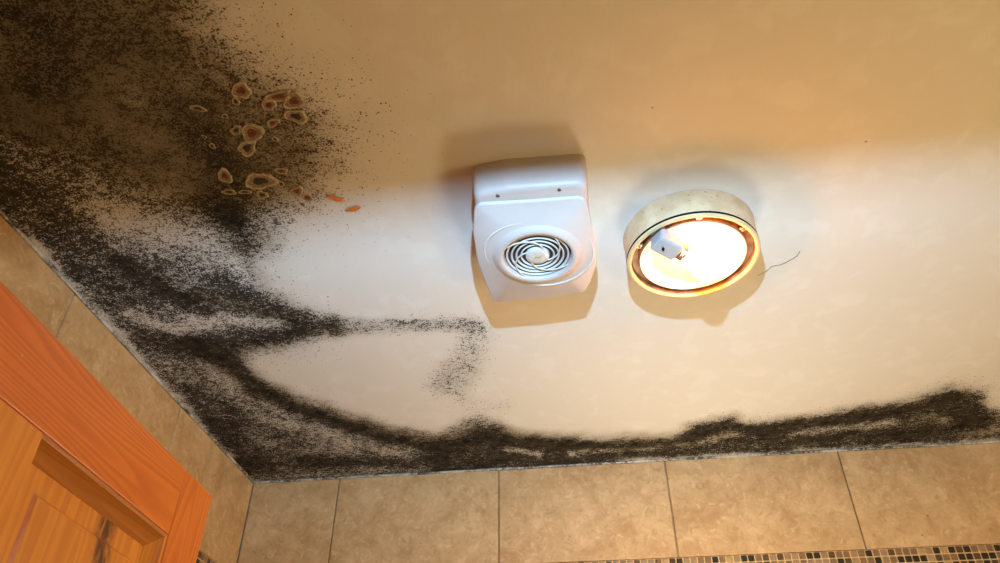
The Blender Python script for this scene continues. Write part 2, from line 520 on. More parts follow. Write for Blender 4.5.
# ------------------------------------------------------------------ ceiling
# mould: growth density over the ceiling, as patches ('p') and streaks ('l')
# in metres: (kind, points, half width, softness, strength)
MOULD = [
    ('p', [(-0.689, 0.199), (-0.282, 0.25), (-0.338, 0.452), (-0.326, 0.508), (-0.281, 0.581), (-0.249, 0.643), (-0.263, 0.714), (-0.336, 0.797), (-0.426, 0.854), (-0.497, 0.913), (-0.504, 1.003), (-0.457, 1.054), (-0.492, 1.164), (-0.643, 1.218), (-0.654, 1.275), (-0.598, 1.357), (-0.46, 1.498), (-0.34, 1.589), (-0.435, 2.086), (-1.123, 2.16), (-0.933, 0.459)], 0.0000, 0.0507, 0.27),
    ('p', [(-0.689, 0.199), (-0.348, 0.242), (-0.422, 0.442), (-0.421, 0.493), (-0.373, 0.564), (-0.329, 0.619), (-0.336, 0.686), (-0.381, 0.759), (-0.428, 0.792), (-0.485, 0.847), (-0.53, 0.909), (-0.544, 0.998), (-0.501, 1.074), (-0.517, 1.137), (-0.634, 1.171), (-0.686, 1.208), (-0.682, 1.291), (-0.611, 1.395), (-0.471, 1.541), (-0.348, 1.63), (-0.435, 2.086), (-1.123, 2.16), (-0.933, 0.459)], 0.0000, 0.0346, 0.50),
    ('p', [(-0.365, 1.596), (-0.305, 1.589), (-0.238, 1.532), (-0.154, 1.598), (0.029, 1.643), (0.191, 1.659), (0.244, 1.595), (0.318, 1.561), (0.362, 1.605), (0.474, 1.591), (0.595, 1.561), (0.704, 1.539), (0.761, 1.495), (0.824, 1.516), (0.859, 1.577), (0.915, 1.644), (1.062, 1.697), (1.172, 1.954), (-0.434, 1.938)], 0.0000, 0.0134, 0.80),
    ('p', [(-0.355, 1.546), (-0.231, 1.485), (-0.15, 1.563), (0.03, 1.617), (0.19, 1.633), (0.241, 1.556), (0.314, 1.524), (0.358, 1.571), (0.468, 1.558), (0.587, 1.528), (0.693, 1.503), (0.743, 1.44), (0.817, 1.458), (0.883, 1.558), (1.041, 1.646), (1.172, 1.954), (-0.434, 1.938)], 0.0000, 0.0164, 0.22),
    ('l', [(-0.677, 1.165), (-0.68, 1.232), (-0.662, 1.306), (-0.585, 1.385), (-0.452, 1.514), (-0.337, 1.574), (-0.241, 1.522)], 0.0214, 0.0153, 0.30),
    ('l', [(-0.79, 1.075), (-0.729, 1.134), (-0.689, 1.215), (-0.677, 1.304), (-0.615, 1.408), (-0.475, 1.556), (-0.348, 1.63), (-0.248, 1.601), (-0.158, 1.634), (0.028, 1.685)], 0.0220, 0.0125, 0.85),
    ('l', [(0.028, 1.685), (0.194, 1.701), (0.258, 1.637), (0.323, 1.61), (0.394, 1.644), (0.544, 1.619), (0.714, 1.576), (0.774, 1.535)], 0.0167, 0.0100, 0.85),
    ('l', [(0.79, 1.686), (0.849, 1.669)], 0.0267, 0.0133, 0.70),
    ('l', [(0.493, 1.698), (0.605, 1.697), (0.727, 1.698)], 0.0172, 0.0103, 0.70),
    ('l', [(-0.727, 1.659), (-0.557, 1.681), (-0.36, 1.695)], 0.0336, 0.0187, 0.80),
    ('l', [(-0.212, 1.692), (0.028, 1.724)], 0.0183, 0.0110, 0.60),
    ('l', [(-0.515, 1.088), (-0.464, 1.104)], 0.0341, 0.0170, 0.55),
    ('l', [(-0.464, 1.104), (-0.327, 1.125), (-0.189, 1.136)], 0.0220, 0.0122, 0.44),
    ('l', [(-0.331, 1.102), (-0.231, 1.112)], 0.0168, 0.0120, 0.16),
    ('l', [(-0.197, 1.179), (-0.212, 1.226)], 0.0309, 0.0206, 0.34),
    ('l', [(-0.246, 1.288), (-0.281, 1.343)], 0.0425, 0.0255, 0.38),
    ('l', [(-0.257, 1.401), (-0.228, 1.467), (-0.187, 1.441)], 0.0278, 0.0247, 0.24),
    ('l', [(-0.256, 1.501), (-0.194, 1.548)], 0.0197, 0.0164, 0.35),
    ('l', [(-0.68, 0.409), (-0.616, 0.443), (-0.609, 0.493), (-0.667, 0.532)], 0.0313, 0.0157, 0.75),
    ('l', [(-0.577, 0.442), (-0.509, 0.478)], 0.0203, 0.0152, 0.45),
    ('l', [(-0.706, 0.638), (-0.63, 0.648)], 0.0354, 0.0225, 0.40),
    ('l', [(-0.493, 0.638), (-0.484, 0.725), (-0.525, 0.795)], 0.0274, 0.0154, 0.75),
    ('l', [(-0.507, 0.593), (-0.493, 0.638)], 0.0213, 0.0152, 0.45),
    ('l', [(-0.525, 0.795), (-0.513, 0.867)], 0.0211, 0.0154, 0.55),
    ('l', [(-0.822, 0.642), (-0.793, 0.738), (-0.796, 0.882), (-0.8, 1.057), (-0.814, 1.295), (-0.821, 1.607)], 0.0485, 0.0242, 0.52),
    ('l', [(-0.743, 0.881), (-0.707, 0.968), (-0.664, 1.034)], 0.0199, 0.0111, 0.80),
    ('l', [(-0.748, 1.131), (-0.647, 1.127), (-0.518, 1.123)], 0.0203, 0.0127, 0.80),
    ('l', [(-0.611, 0.955), (-0.559, 1.005), (-0.505, 1.086)], 0.0206, 0.0137, 0.65),
    ('l', [(-0.808, 1.235), (-0.775, 1.41), (-0.686, 1.544)], 0.0378, 0.0283, 0.55),
    ('l', [(-0.85, 1.447), (-0.824, 1.646)], 0.0562, 0.0281, 0.70),
    ('l', [(-0.677, 0.791), (-0.615, 0.832), (-0.58, 0.847)], 0.0347, 0.0232, -0.44),
    ('l', [(-0.725, 0.747), (-0.702, 0.807)], 0.0186, 0.0149, -0.30),
    ('l', [(-0.606, 0.58), (-0.561, 0.629), (-0.586, 0.722)], 0.0271, 0.0191, -0.22),
    ('l', [(-0.714, 0.55), (-0.695, 0.586)], 0.0178, 0.0134, -0.30),
    ('l', [(-0.718, 1.068), (-0.629, 1.063), (-0.556, 1.079)], 0.0169, 0.0145, -0.55),
    ('l', [(-0.802, 1.025), (-0.753, 1.08)], 0.0218, 0.0145, -0.50),
    ('l', [(-0.82, 1.195), (-0.774, 1.279), (-0.725, 1.265)], 0.0254, 0.0226, -0.32),
    ('l', [(-0.686, 1.445), (-0.601, 1.504), (-0.555, 1.587)], 0.0202, 0.0202, -0.30),
    ('l', [(-0.483, 1.635), (-0.431, 1.675)], 0.0182, 0.0146, -0.35),
    ('l', [(-0.526, 0.944), (-0.554, 0.905)], 0.0168, 0.0126, -0.40),
    ('l', [(-0.658, 0.573), (-0.567, 0.536), (-0.497, 0.53)], 0.0128, 0.0114, -0.18),
    ('l', [(-0.184, 1.657), (-0.116, 1.699)], 0.0145, 0.0108, -0.55),
    ('l', [(-0.044, 1.698), (0.217, 1.693), (0.289, 1.671)], 0.0142, 0.0106, -0.45),
    ('l', [(0.305, 1.653), (0.338, 1.647)], 0.0136, 0.0102, -0.60),
    ('l', [(0.485, 1.656), (0.594, 1.65), (0.678, 1.637)], 0.0167, 0.0133, -0.45),
    ('l', [(0.76, 1.624), (0.802, 1.658)], 0.0163, 0.0130, -0.45),
    ('p', [(-0.689, 0.199), (-0.348, 0.242), (-0.416, 0.443), (-0.416, 0.496), (-0.368, 0.57), (-0.333, 0.623), (-0.342, 0.685), (-0.393, 0.758), (-0.493, 0.777), (-0.618, 0.739), (-0.692, 0.678), (-0.933, 0.459)], 0.0000, 0.0315, -0.30),
    ('p', [(-0.764, 0.731), (-0.677, 0.732), (-0.578, 0.788), (-0.532, 0.853), (-0.585, 0.936), (-0.685, 0.87), (-0.759, 0.848)], 0.0000, 0.0232, -0.08),
    ('p', [(-0.819, 0.78), (-0.762, 0.823), (-0.774, 1.045), (-0.727, 1.245), (-0.638, 1.475), (-0.447, 1.639), (-0.718, 1.707), (-0.822, 1.579), (-0.84, 1.173)], 0.0000, 0.0348, -0.11),
    ('l', [(-0.864, 0.822), (-0.863, 0.966), (-0.864, 1.141), (-0.864, 1.353), (-0.869, 1.601)], 0.0163, 0.0082, -0.70),
    ('l', [(0.076, 1.758), (0.411, 1.762), (0.734, 1.761), (0.957, 1.758)], 0.0108, 0.0072, -0.65),
    ('l', [(0.876, 1.717), (0.937, 1.705), (1.046, 1.709)], 0.0202, 0.0135, -0.60),
]
# smooth olive-brown film the growth has left in the paint, same form
FILM = [
    ('p', [(-0.689, 0.199), (-0.348, 0.242), (-0.416, 0.443), (-0.417, 0.503), (-0.363, 0.575), (-0.328, 0.641), (-0.338, 0.704), (-0.387, 0.763), (-0.448, 0.783), (-0.525, 0.795), (-0.632, 0.737), (-0.687, 0.669), (-0.933, 0.459)], 0.0000, 0.0294, 0.50),
    ('l', [(-0.68, 0.409), (-0.626, 0.449), (-0.619, 0.499), (-0.711, 0.567)], 0.0452, 0.0292, 0.55),
    ('l', [(-0.561, 0.457), (-0.512, 0.484)], 0.0334, 0.0257, 0.35),
    ('l', [(-0.695, 0.621), (-0.611, 0.641)], 0.0349, 0.0285, 0.25),
    ('l', [(-0.489, 0.612), (-0.486, 0.705), (-0.52, 0.773)], 0.0334, 0.0200, 0.62),
    ('l', [(-0.515, 0.785), (-0.517, 0.855)], 0.0266, 0.0190, 0.40),
    ('l', [(-0.738, 0.89), (-0.679, 0.986), (-0.6, 1.014), (-0.505, 1.086)], 0.0249, 0.0181, 0.48),
    ('l', [(-0.809, 1.113), (-0.679, 1.158), (-0.528, 1.126), (-0.446, 1.11)], 0.0228, 0.0177, 0.50),
    ('l', [(-0.742, 1.132), (-0.689, 1.219), (-0.679, 1.3), (-0.612, 1.399), (-0.471, 1.541), (-0.346, 1.62), (-0.243, 1.566), (-0.156, 1.618), (0.029, 1.674), (0.193, 1.685)], 0.0258, 0.0161, 0.66),
    ('l', [(-0.679, 1.144), (-0.681, 1.224), (-0.667, 1.297), (-0.599, 1.379), (-0.452, 1.514), (-0.337, 1.574), (-0.235, 1.513), (-0.152, 1.583), (0.03, 1.632), (0.213, 1.641)], 0.0221, 0.0189, 0.30),
    ('p', [(-0.746, 1.149), (-0.698, 1.331), (-0.618, 1.416), (-0.475, 1.556), (-0.348, 1.63), (-0.421, 2.012), (-1.055, 2.004), (-0.938, 1.321)], 0.0000, 0.0349, 0.18),
    ('l', [(-0.859, 1.522), (-0.825, 1.681), (-0.63, 1.672)], 0.0367, 0.0294, 0.40),
    ('p', [(-0.365, 1.596), (-0.305, 1.589), (-0.239, 1.542), (-0.154, 1.603), (0.029, 1.653), (0.192, 1.669), (0.245, 1.605), (0.319, 1.571), (0.364, 1.615), (0.475, 1.601), (0.597, 1.57), (0.706, 1.548), (0.764, 1.504), (0.834, 1.534), (0.879, 1.602), (1.062, 1.697), (1.172, 1.954), (-0.434, 1.938)], 0.0000, 0.0135, 0.40),
    ('l', [(0.193, 1.69), (0.258, 1.631), (0.323, 1.605), (0.393, 1.639), (0.543, 1.615), (0.713, 1.571), (0.777, 1.544), (0.827, 1.605)], 0.0197, 0.0131, 0.60),
    ('l', [(0.778, 1.684), (0.847, 1.664)], 0.0233, 0.0133, 0.45),
    ('l', [(0.233, 1.593), (0.318, 1.561), (0.377, 1.603), (0.535, 1.576), (0.702, 1.535), (0.759, 1.491), (0.817, 1.515)], 0.0188, 0.0157, 0.26),
    ('l', [(-0.493, 1.05), (-0.54, 0.99), (-0.527, 0.909), (-0.476, 0.848)], 0.0172, 0.0150, 0.20),
    ('l', [(-0.454, 1.105), (-0.327, 1.125), (-0.198, 1.135)], 0.0220, 0.0147, 0.10),
    ('l', [(-0.246, 1.288), (-0.281, 1.343)], 0.0397, 0.0255, 0.10),
    ('l', [(0.485, 1.656), (0.594, 1.65), (0.678, 1.637)], 0.0167, 0.0133, -0.55),
    ('l', [(-0.718, 1.068), (-0.629, 1.063), (-0.556, 1.079)], 0.0169, 0.0121, -0.60),
    ('l', [(-0.686, 1.445), (-0.601, 1.504), (-0.555, 1.587)], 0.0202, 0.0202, -0.45),
    ('l', [(-0.184, 1.657), (-0.116, 1.699)], 0.0145, 0.0108, -0.50),
    ('l', [(-0.044, 1.698), (0.217, 1.699)], 0.0144, 0.0108, -0.40),
    ('l', [(-0.864, 0.822), (-0.863, 0.966), (-0.864, 1.141), (-0.864, 1.353), (-0.869, 1.601)], 0.0136, 0.0082, -0.60),
    ('l', [(0.076, 1.758), (0.411, 1.762), (0.734, 1.761), (0.957, 1.758)], 0.0108, 0.0072, -0.55),
]

def seg_dist(X, Y, pts, closed):
    d = np.full(X.shape, 1e9)
    n = len(pts)
    for i in range(n if closed else n - 1):
        ax, ay = pts[i]
        bx, by = pts[(i + 1) % n]
        vx, vy = bx - ax, by - ay
        L = vx * vx + vy * vy + 1e-12
        s = np.clip(((X - ax) * vx + (Y - ay) * vy) / L, 0, 1)
        d = np.minimum(d, np.hypot(X - ax - s * vx, Y - ay - s * vy))
    return d

def inside(X, Y, pts):
    c = np.zeros(X.shape, bool)
    n = len(pts)
    for i in range(n):
        ax, ay = pts[i]
        bx, by = pts[(i + 1) % n]
        cond = (ay > Y) != (by > Y)
        with np.errstate(divide='ignore', invalid='ignore'):
            xi = (bx - ax) * (Y - ay) / (by - ay) + ax
        c ^= cond & (X < xi)
    return c

def mould_density(X, Y, strokes):
    # the outlines wander a little
    wx = 0.006 * np.sin(61 * X + 23 * Y) + 0.004 * np.sin(130 * Y - 47 * X + 1.3)
    wy = 0.006 * np.sin(53 * Y - 31 * X + 0.7) + 0.004 * np.sin(117 * X + 61 * Y)
    Xw, Yw = X + wx * 0.6, Y + wy * 0.6
    D = np.zeros(X.shape)
    for kind, pts, r, s, w in strokes:
        d = seg_dist(Xw, Yw, pts, kind == 'p')
        if kind == 'p':
            d = np.where(inside(Xw, Yw, pts), -d, d)
        g = 1.0 / (1.0 + np.exp(np.clip((d - r) / (s * 0.5), -40, 40)))
        if w > 0:
            D = D + (1 - D) * w * g
        else:
            D = D * (1 + w * g)
    return D

def build_ceiling():
    x0, x1, y0, y1 = X_LEFT - 0.10, X_RIGHT + 0.10, Y_HALL, Y_BACK + 0.10
    step = 0.006
    nx, ny = int((x1 - x0) / step) + 1, int((y1 - y0) / step) + 1
    xs, ys = np.linspace(x0, x1, nx), np.linspace(y0, y1, ny)
    X, Y = np.meshgrid(xs, ys)
    # hand-troweled: very slightly uneven
    Z = CEIL + 0.0007 * np.sin(9 * X + 3 * Y) * np.sin(7 * Y - 2 * X)
    D = mould_density(X, Y, MOULD)
    FM = mould_density(X, Y, FILM)
    v = np.stack([X.ravel(), Y.ravel(), Z.ravel()], 1)
    idx = np.arange(nx * ny).reshape(ny, nx)
    q = np.stack([idx[:-1, :-1], idx[1:, :-1], idx[1:, 1:], idx[:-1, 1:]], -1).reshape(-1, 4)
    verts = [tuple(p) for p in v]
    faces = [tuple(map(int, f)) for f in q]
    nb = len(verts)
    verts += [(x0, y0, CEIL + 0.1), (x1, y0, CEIL + 0.1), (x1, y1, CEIL + 0.1), (x0, y1, CEIL + 0.1)]
    faces.append((nb, nb + 1, nb + 2, nb + 3))
    faces.append(tuple([int(i) for i in idx[0, :]] + [nb + 1, nb]))
    faces.append(tuple([int(i) for i in idx[-1, ::-1]] + [nb + 3, nb + 2]))
    faces.append(tuple([int(i) for i in idx[::-1, 0]] + [nb, nb + 3]))
    faces.append(tuple([int(i) for i in idx[:, -1]] + [nb + 2, nb + 1]))
    me = bpy.data.meshes.new('ceiling')
    me.from_pydata(verts, [], faces)
    a = me.attributes.new('mould', 'FLOAT', 'POINT')
    a.data.foreach_set('value', np.concatenate([D.ravel(), np.zeros(4)]).astype(np.float32))
    a = me.attributes.new('film', 'FLOAT', 'POINT')
    a.data.foreach_set('value', np.concatenate([FM.ravel(), np.zeros(4)]).astype(np.float32))
    me.update()
    return obj('ceiling', me, None, MAT_CEIL)

ceiling = tag(build_ceiling(), 'cream painted ceiling with spreading black mould in the corner', 'ceiling', kind='structure')

# ------------------------------------------------------------------ walls, floor
wl = tag(obj('wall_left', box_mesh('wall_left', X_LEFT - 0.10, X_LEFT - 0.008, Y_HALL, Y_BACK + 0.10, 0, CEIL), None, MAT_GROUT),
         'tan tiled wall behind the open pine door', 'wall', kind='structure')
wb = tag(obj('wall_back', box_mesh('wall_back', X_LEFT - 0.008, X_RIGHT + 0.008, Y_BACK + 0.008, Y_BACK + 0.10, 0, CEIL), None, MAT_GROUT),
         'tan tiled wall with brown mosaic band below the ceiling lamp', 'wall', kind='structure')
wr = tag(obj('wall_right', box_mesh('wall_right', X_RIGHT + 0.008, X_RIGHT + 0.10, Y_HALL, Y_BACK + 0.10, 0, CEIL), None, MAT_GROUT),
         'tan tiled wall on the right beyond the ceiling lamp', 'wall', kind='structure')
DX0, DX1, DZ = -0.50, 1.12, EYE + 0.455
wf = tag(obj('wall_front', multi_box('wall_front', [
    (X_LEFT, DX0 - 0.03, Y_HALL, Y_FRONT, 0, CEIL),
    (DX1 + 0.03, X_RIGHT, Y_HALL, Y_FRONT, 0, CEIL),
    (DX0 - 0.03, DX1 + 0.03, Y_HALL, Y_FRONT, DZ + 0.03, CEIL)]), None, MAT_PLASTER),
    'painted plaster wall around the open doorway', 'wall', kind='structure')
fr = multi_box('trim_1', [(DX0 - 0.03, DX0, Y_HALL - 0.01, Y_FRONT, 0, DZ), (DX1, DX1 + 0.03, Y_HALL - 0.01, Y_FRONT, 0, DZ),
                          (DX0 - 0.03, DX1 + 0.03, Y_HALL - 0.01, Y_FRONT, DZ, DZ + 0.03)])
tag(obj('trim_1', fr, None, MAT_FRAME), 'off-white door frame around the doorway', 'door frame', kind='structure')
tag(obj('floor', box_mesh('floor', X_LEFT - 0.10, X_RIGHT + 0.10, -0.8, Y_BACK + 0.10, -0.10, 0), None, MAT_FLOOR),
    'brown tiled bathroom floor', 'floor', kind='structure')

# sealant beads in the two ceiling corners
def bead(name, p0, p1, inward, label):
    n = 90
    pts = []
    rads = []
    for i in range(n + 1):
        s = i / n
        x = p0[0] + (p1[0] - p0[0]) * s
        y = p0[1] + (p1[1] - p0[1]) * s
        pts.append((x + inward[0] * 0.0015, y + inward[1] * 0.0015, CEIL - 0.0025))
        rads.append(0.0031 + 0.0008 * math.sin(i * 0.9) * math.sin(i * 0.37 + 1))
    return tag(obj(name, tube(name, pts, rads, 8), None, MAT_CAULK), label, 'sealant', kind='structure')
bead('trim_2', (X_LEFT, Y_FRONT), (X_LEFT, Y_BACK), (1, 0), 'pale sealant bead along ceiling above the left wall')
bead('trim_3', (X_LEFT + 0.004, Y_BACK), (X_RIGHT, Y_BACK), (0, -1), 'mouldy sealant bead along ceiling above the back wall')

# wall tiles: each a bevelled slab, a part of its wall
G = 0.0032
Z_M1 = EYE + 0.563       # top of the mosaic band
MP = 0.0157              # mosaic pitch
MROWS = 4
Z_M0 = Z_M1 - MROWS * MP
ROWS = [(Z_M1 + 0.0015, CEIL - 0.0045)]
z = Z_M0
while z > 0.02:
    ROWS.append((max(z - 0.25, 0.0) + G, z - 0.001))
    z -= 0.25
tile_cache = {}
def tile_mesh(w, hgt):
    key = (round(w, 4), round(hgt, 4))
    if key not in tile_cache:
        me = box_mesh('tile', -w / 2, w / 2, -0.004, 0.004, -hgt / 2, hgt / 2, 0.0014, 1)
        me.materials.append(MAT_TILE)
        tile_cache[key] = me
    return tile_cache[key]

def tile_wall(parent, cuts, to_world, rz):
    """cuts: joint positions along the wall"""
    for (z0, z1) in ROWS:
        for a, b in zip(cuts[:-1], cuts[1:]):
            w = b - a - G
            if w < 0.01:
                continue
            o = obj('tile', tile_mesh(w, z1 - z0), parent)
            j = random.uniform(-0.0006, 0.0006)
            o.location = to_world((a + b) / 2, 0.004 + j, (z0 + z1) / 2)
            o.rotation_euler = (0, 0, rz)

bx = [X_LEFT] + [-0.632 + i * TX for i in range(5)] + [X_RIGHT]
tile_wall(wb, bx, lambda s, d, z: (s, Y_BACK + d, z), 0)
ly = [Y_FRONT] + [0.541 + i * TX for i in range(3)] + [Y_BACK]
tile_wall(wl, ly, lambda s, d, z: (X_LEFT - d, s, z), math.pi / 2)
tile_wall(wr, ly, lambda s, d, z: (X_RIGHT + d, s, z), math.pi / 2)

# mosaic band: small glass and stone squares on a paler bed
mos = []
for m_ in MOSAIC:
    me = box_mesh('mosaic_tile', -0.0064, 0.0064, -0.003, 0.003, -0.0064, 0.0064, 0.0011, 1)
    me.materials.append(m_)
    mos.append(me)
WEI = (0.30, 0.18, 0.26, 0.18, 0.08)

def mosaic(parent, s0, s1, seen0, seen1, place, rz, bedname):
    rest = []
    n = int((s1 - s0) / MP)
    for r in range(MROWS):
        for i in range(n):
            s = s0 + (i + 0.5) * MP
            zz = Z_M1 - (r + 0.5) * MP
            k = random.choices(range(5), WEI)[0]
            if seen0 <= s <= seen1 and r < 3:
                o = obj('mosaic_tile', mos[k], parent)
                o.location = place(s, random.uniform(-0.0005, 0.0005), zz)
                o.rotation_euler = (0, 0, rz)
            else:
                rest.append((s, zz))
    b = bmesh.new()
    for s, zz in rest:
        p = place(s, 0, zz)
        m4 = Matrix.Translation(p) @ Matrix.Rotation(rz, 4, 'Z') @ Matrix.Diagonal((0.0128, 0.006, 0.0128, 1))
        bmesh.ops.create_cube(b, size=1.0, matrix=m4)
    me = bpy.data.meshes.new('mosaic_rest')
    b.to_mesh(me)
    b.free()
    for m_ in MOSAIC:
        me.materials.append(m_)
    pick = [random.choices(range(5), WEI)[0] for _ in rest]
    me.polygons.foreach_set('material_index', [k for k in pick for _ in range(6)])
    o = obj('mosaic_rest', me, parent)
    o['kind'] = 'stuff'

def bed(parent, me):
    obj('mosaic_bed', me, parent, MAT_MGROUT)
bed(wb, box_mesh('bed', X_LEFT, X_RIGHT, Y_BACK + 0.0022, Y_BACK + 0.0082, Z_M0, Z_M1))
bed(wl, box_mesh('bed', X_LEFT - 0.0082, X_LEFT - 0.0022, Y_FRONT, Y_BACK, Z_M0, Z_M1))
bed(wr, box_mesh('bed', X_RIGHT + 0.0022, X_RIGHT + 0.0082, Y_FRONT, Y_BACK, Z_M0, Z_M1))
mosaic(wb, X_LEFT, X_RIGHT, 0.0, 1.05, lambda s, d, z: (s, Y_BACK + 0.003 + d, z), 0, 'b')
mosaic(wl, Y_FRONT, Y_BACK, 1.50, 1.80, lambda s, d, z: (X_LEFT - 0.003 - d, s, z), math.pi / 2, 'l')

# ------------------------------------------------------------------ ceiling damage (parts of the ceiling)
BLISTERS = [
    (-0.408, 0.573, 0.0105, 0.0144, 0.4, 1),
    (-0.422, 0.589, 0.0054, 0.0057, 0, 0),
    (-0.363, 0.588, 0.016, 0.0081, -0.2, 1),
    (-0.346, 0.598, 0.0134, 0.0131, 0.3, 1),
    (-0.381, 0.6, 0.0095, 0.0082, 0.3, 1),
    (-0.352, 0.623, 0.0138, 0.0118, 0.3, 0),
    (-0.387, 0.63, 0.0084, 0.0068, -0.5, 1),
    (-0.441, 0.636, 0.0085, 0.0069, -0.5, 0),
    (-0.421, 0.643, 0.0157, 0.0157, 0, 1),
    (-0.438, 0.668, 0.0162, 0.0108, -0.4, 0),
    (-0.394, 0.658, 0.0038, 0.0046, 0, 0),
    (-0.444, 0.732, 0.0206, 0.0173, -0.1, 0),
    (-0.491, 0.716, 0.011, 0.0124, 0, 1),
    (-0.452, 0.76, 0.0098, 0.0071, 0, 0),
    (-0.406, 0.717, 0.0085, 0.0057, 0, 1),
    (-0.398, 0.759, 0.0097, 0.0098, -0.4, 1),
    (-0.387, 0.774, 0.0098, 0.0072, 0.2, 1),
    (-0.498, 0.748, 0.0097, 0.0059, 0, 0),
    (-0.475, 0.751, 0.0089, 0.0043, 0.1, 0),
    (-0.446, 0.611, 0.0036, 0.0044, 0, 0),
    (-0.416, 0.742, 0.0048, 0.0058, 0, 0),
    (-0.399, 0.787, 0.004, 0.0061, 0, 1),
    (-0.476, 0.594, 0.0095, 0.005, 0.5, 0),
    (-0.485, 0.659, 0.0044, 0.0045, 0, 0),
    (-0.489, 0.642, 0.0029, 0.0035, 0, 0)
]
def blister(x, y, rx, ry, ang, red):
    n = 26
    ph = [random.uniform(0, 6.28) for _ in range(3)]
    jit = [random.uniform(-0.07, 0.07) for _ in range(n)]
    def ring(s, dz):
        out = []
        for k in range(n):
            a = 2 * math.pi * k / n
            w = 1 + 0.15 * math.sin(2 * a + ph[0]) + 0.12 * math.sin(3 * a + ph[1]) + 0.07 * math.sin(5 * a + ph[2]) + jit[k]
            px, py = rx * s * w * math.cos(a), ry * s * w * math.sin(a)
            out.append((px * math.cos(ang) - py * math.sin(ang), px * math.sin(ang) + py * math.cos(ang), -dz))
        return out
    hgt = min(0.0016, 0.16 * min(rx, ry))
    me = loft('paint_blister', [ring(1.06, -0.0008), ring(1.0, hgt * 0.8), ring(0.92, hgt), ring(0.82, hgt * 0.8)],
              close_start=False, close_end=False, sharp=2)
    o = obj('paint_blister', me, ceiling, MAT_CRUST)
    o.location = (x, y, CEIL)
    skin = loft('blister_skin', [ring(0.84, hgt * 0.8), ring(0.62, hgt * 0.55), ring(0.40, 0.0002)], close_start=False, close_end=False, sharp=2)
    obj('blister_skin', skin, o, MAT_SKIN)
    core = loft('blister_core', [ring(0.47, 0.0004), ring(0.28, 0.0007), ring(0.08, 0.0005)], close_start=False, sharp=2)
    obj('blister_core', core, o, MAT_RED if red else MAT_BLACKCORE)
for b_ in BLISTERS:
    blister(*b_)

def flake(pts, wid):
    """curled sliver of old orange paint hanging off the ceiling"""
    n = len(pts)
    rads = [wid * max(0.12, math.sin(math.pi * (i + 0.35) / (n - 0.3))) for i in range(n)]
    me = tube('paint_flake', pts, rads, 6, flat=0.30)
    return obj('paint_flake', me, ceiling, MAT_ORANGE)
flake([(-0.3573, 0.7727, 2.398), (-0.3506, 0.7757, 2.398), (-0.3444, 0.7808, 2.398), (-0.3376, 0.7838, 2.398), (-0.3323, 0.7867, 2.398)], 0.0045)
flake([(-0.3377, 0.8079, 2.398), (-0.3303, 0.8066, 2.398), (-0.3237, 0.8053, 2.398), (-0.3168, 0.8028, 2.398), (-0.3117, 0.8013, 2.398)], 0.0045)
obj('hairline_crack', tube('hairline_crack', [(0.3074, 1.054, 2.3996), (0.3134, 1.0493, 2.3996), (0.3193, 1.0446, 2.3996), (0.3231, 1.037, 2.3996)], [0.0003, 0.0006, 0.0004, 0.0002], 5, flat=0.5), ceiling, MAT_CRACK)
obj('hairline_crack', tube('hairline_crack', [(0.321, 1.0448, 2.3996), (0.3285, 1.0297, 2.3996), (0.3397, 1.0285, 2.3996), (0.3487, 1.0244, 2.3996), (0.3584, 1.0152, 2.3996), (0.3652, 1.0083, 2.3996), (0.3678, 0.9959, 2.3996)], [0.0003, 0.0006, 0.0005, 0.0007, 0.0005, 0.0007, 0.0005], 5, flat=0.5), ceiling, MAT_CRACK)

# ------------------------------------------------------------------ the open pine door
A = Vector((-0.5215, 0.170, 0.0))
B = Vector((-0.552, 1.010, 0.0))
dd = (B - A).normalized()
door = empty('door_1', A, math.atan2(dd.y, dd.x))
tag(door, 'open orange varnished pine panel door with recessed panels', 'door', kind='structure')
L0 = 0.040                       # the far-end measures below count from 4 cm past the hinge edge
DW = (B - A).length              # door width
T = 0.040                        # thickness, away from the room (+local y)
ZT, ZB = EYE + 0.440, 0.008
ST = 0.092                       # stile width
SX = DW - ST
M1 = L0 + 0.418
M0 = M1 - 0.078
def part(name, x0, x1, z0, z1, mat, y0=0.0, y1=T, bev=0.0018):
    # origin at the piece's own centre so the grain differs from piece to piece
    return obj(name, box_mesh(name, x0, x1, y0, y1, z0, z1, bev, 2), door, mat)
part('stile', 0, ST, ZB, ZT, MAT_STILE)
part('stile', SX, DW, ZB, ZT, MAT_STILE)
RAILS = [(ZT - 0.090, ZT), (1.02, 1.16), (ZB, ZB + 0.20)]
for nm, (z0, z1) in zip(('top_rail', 'lock_rail', 'bottom_rail'), RAILS):
    part(nm, ST + 0.0006, SX - 0.0006, z0, z1, MAT_RAIL)
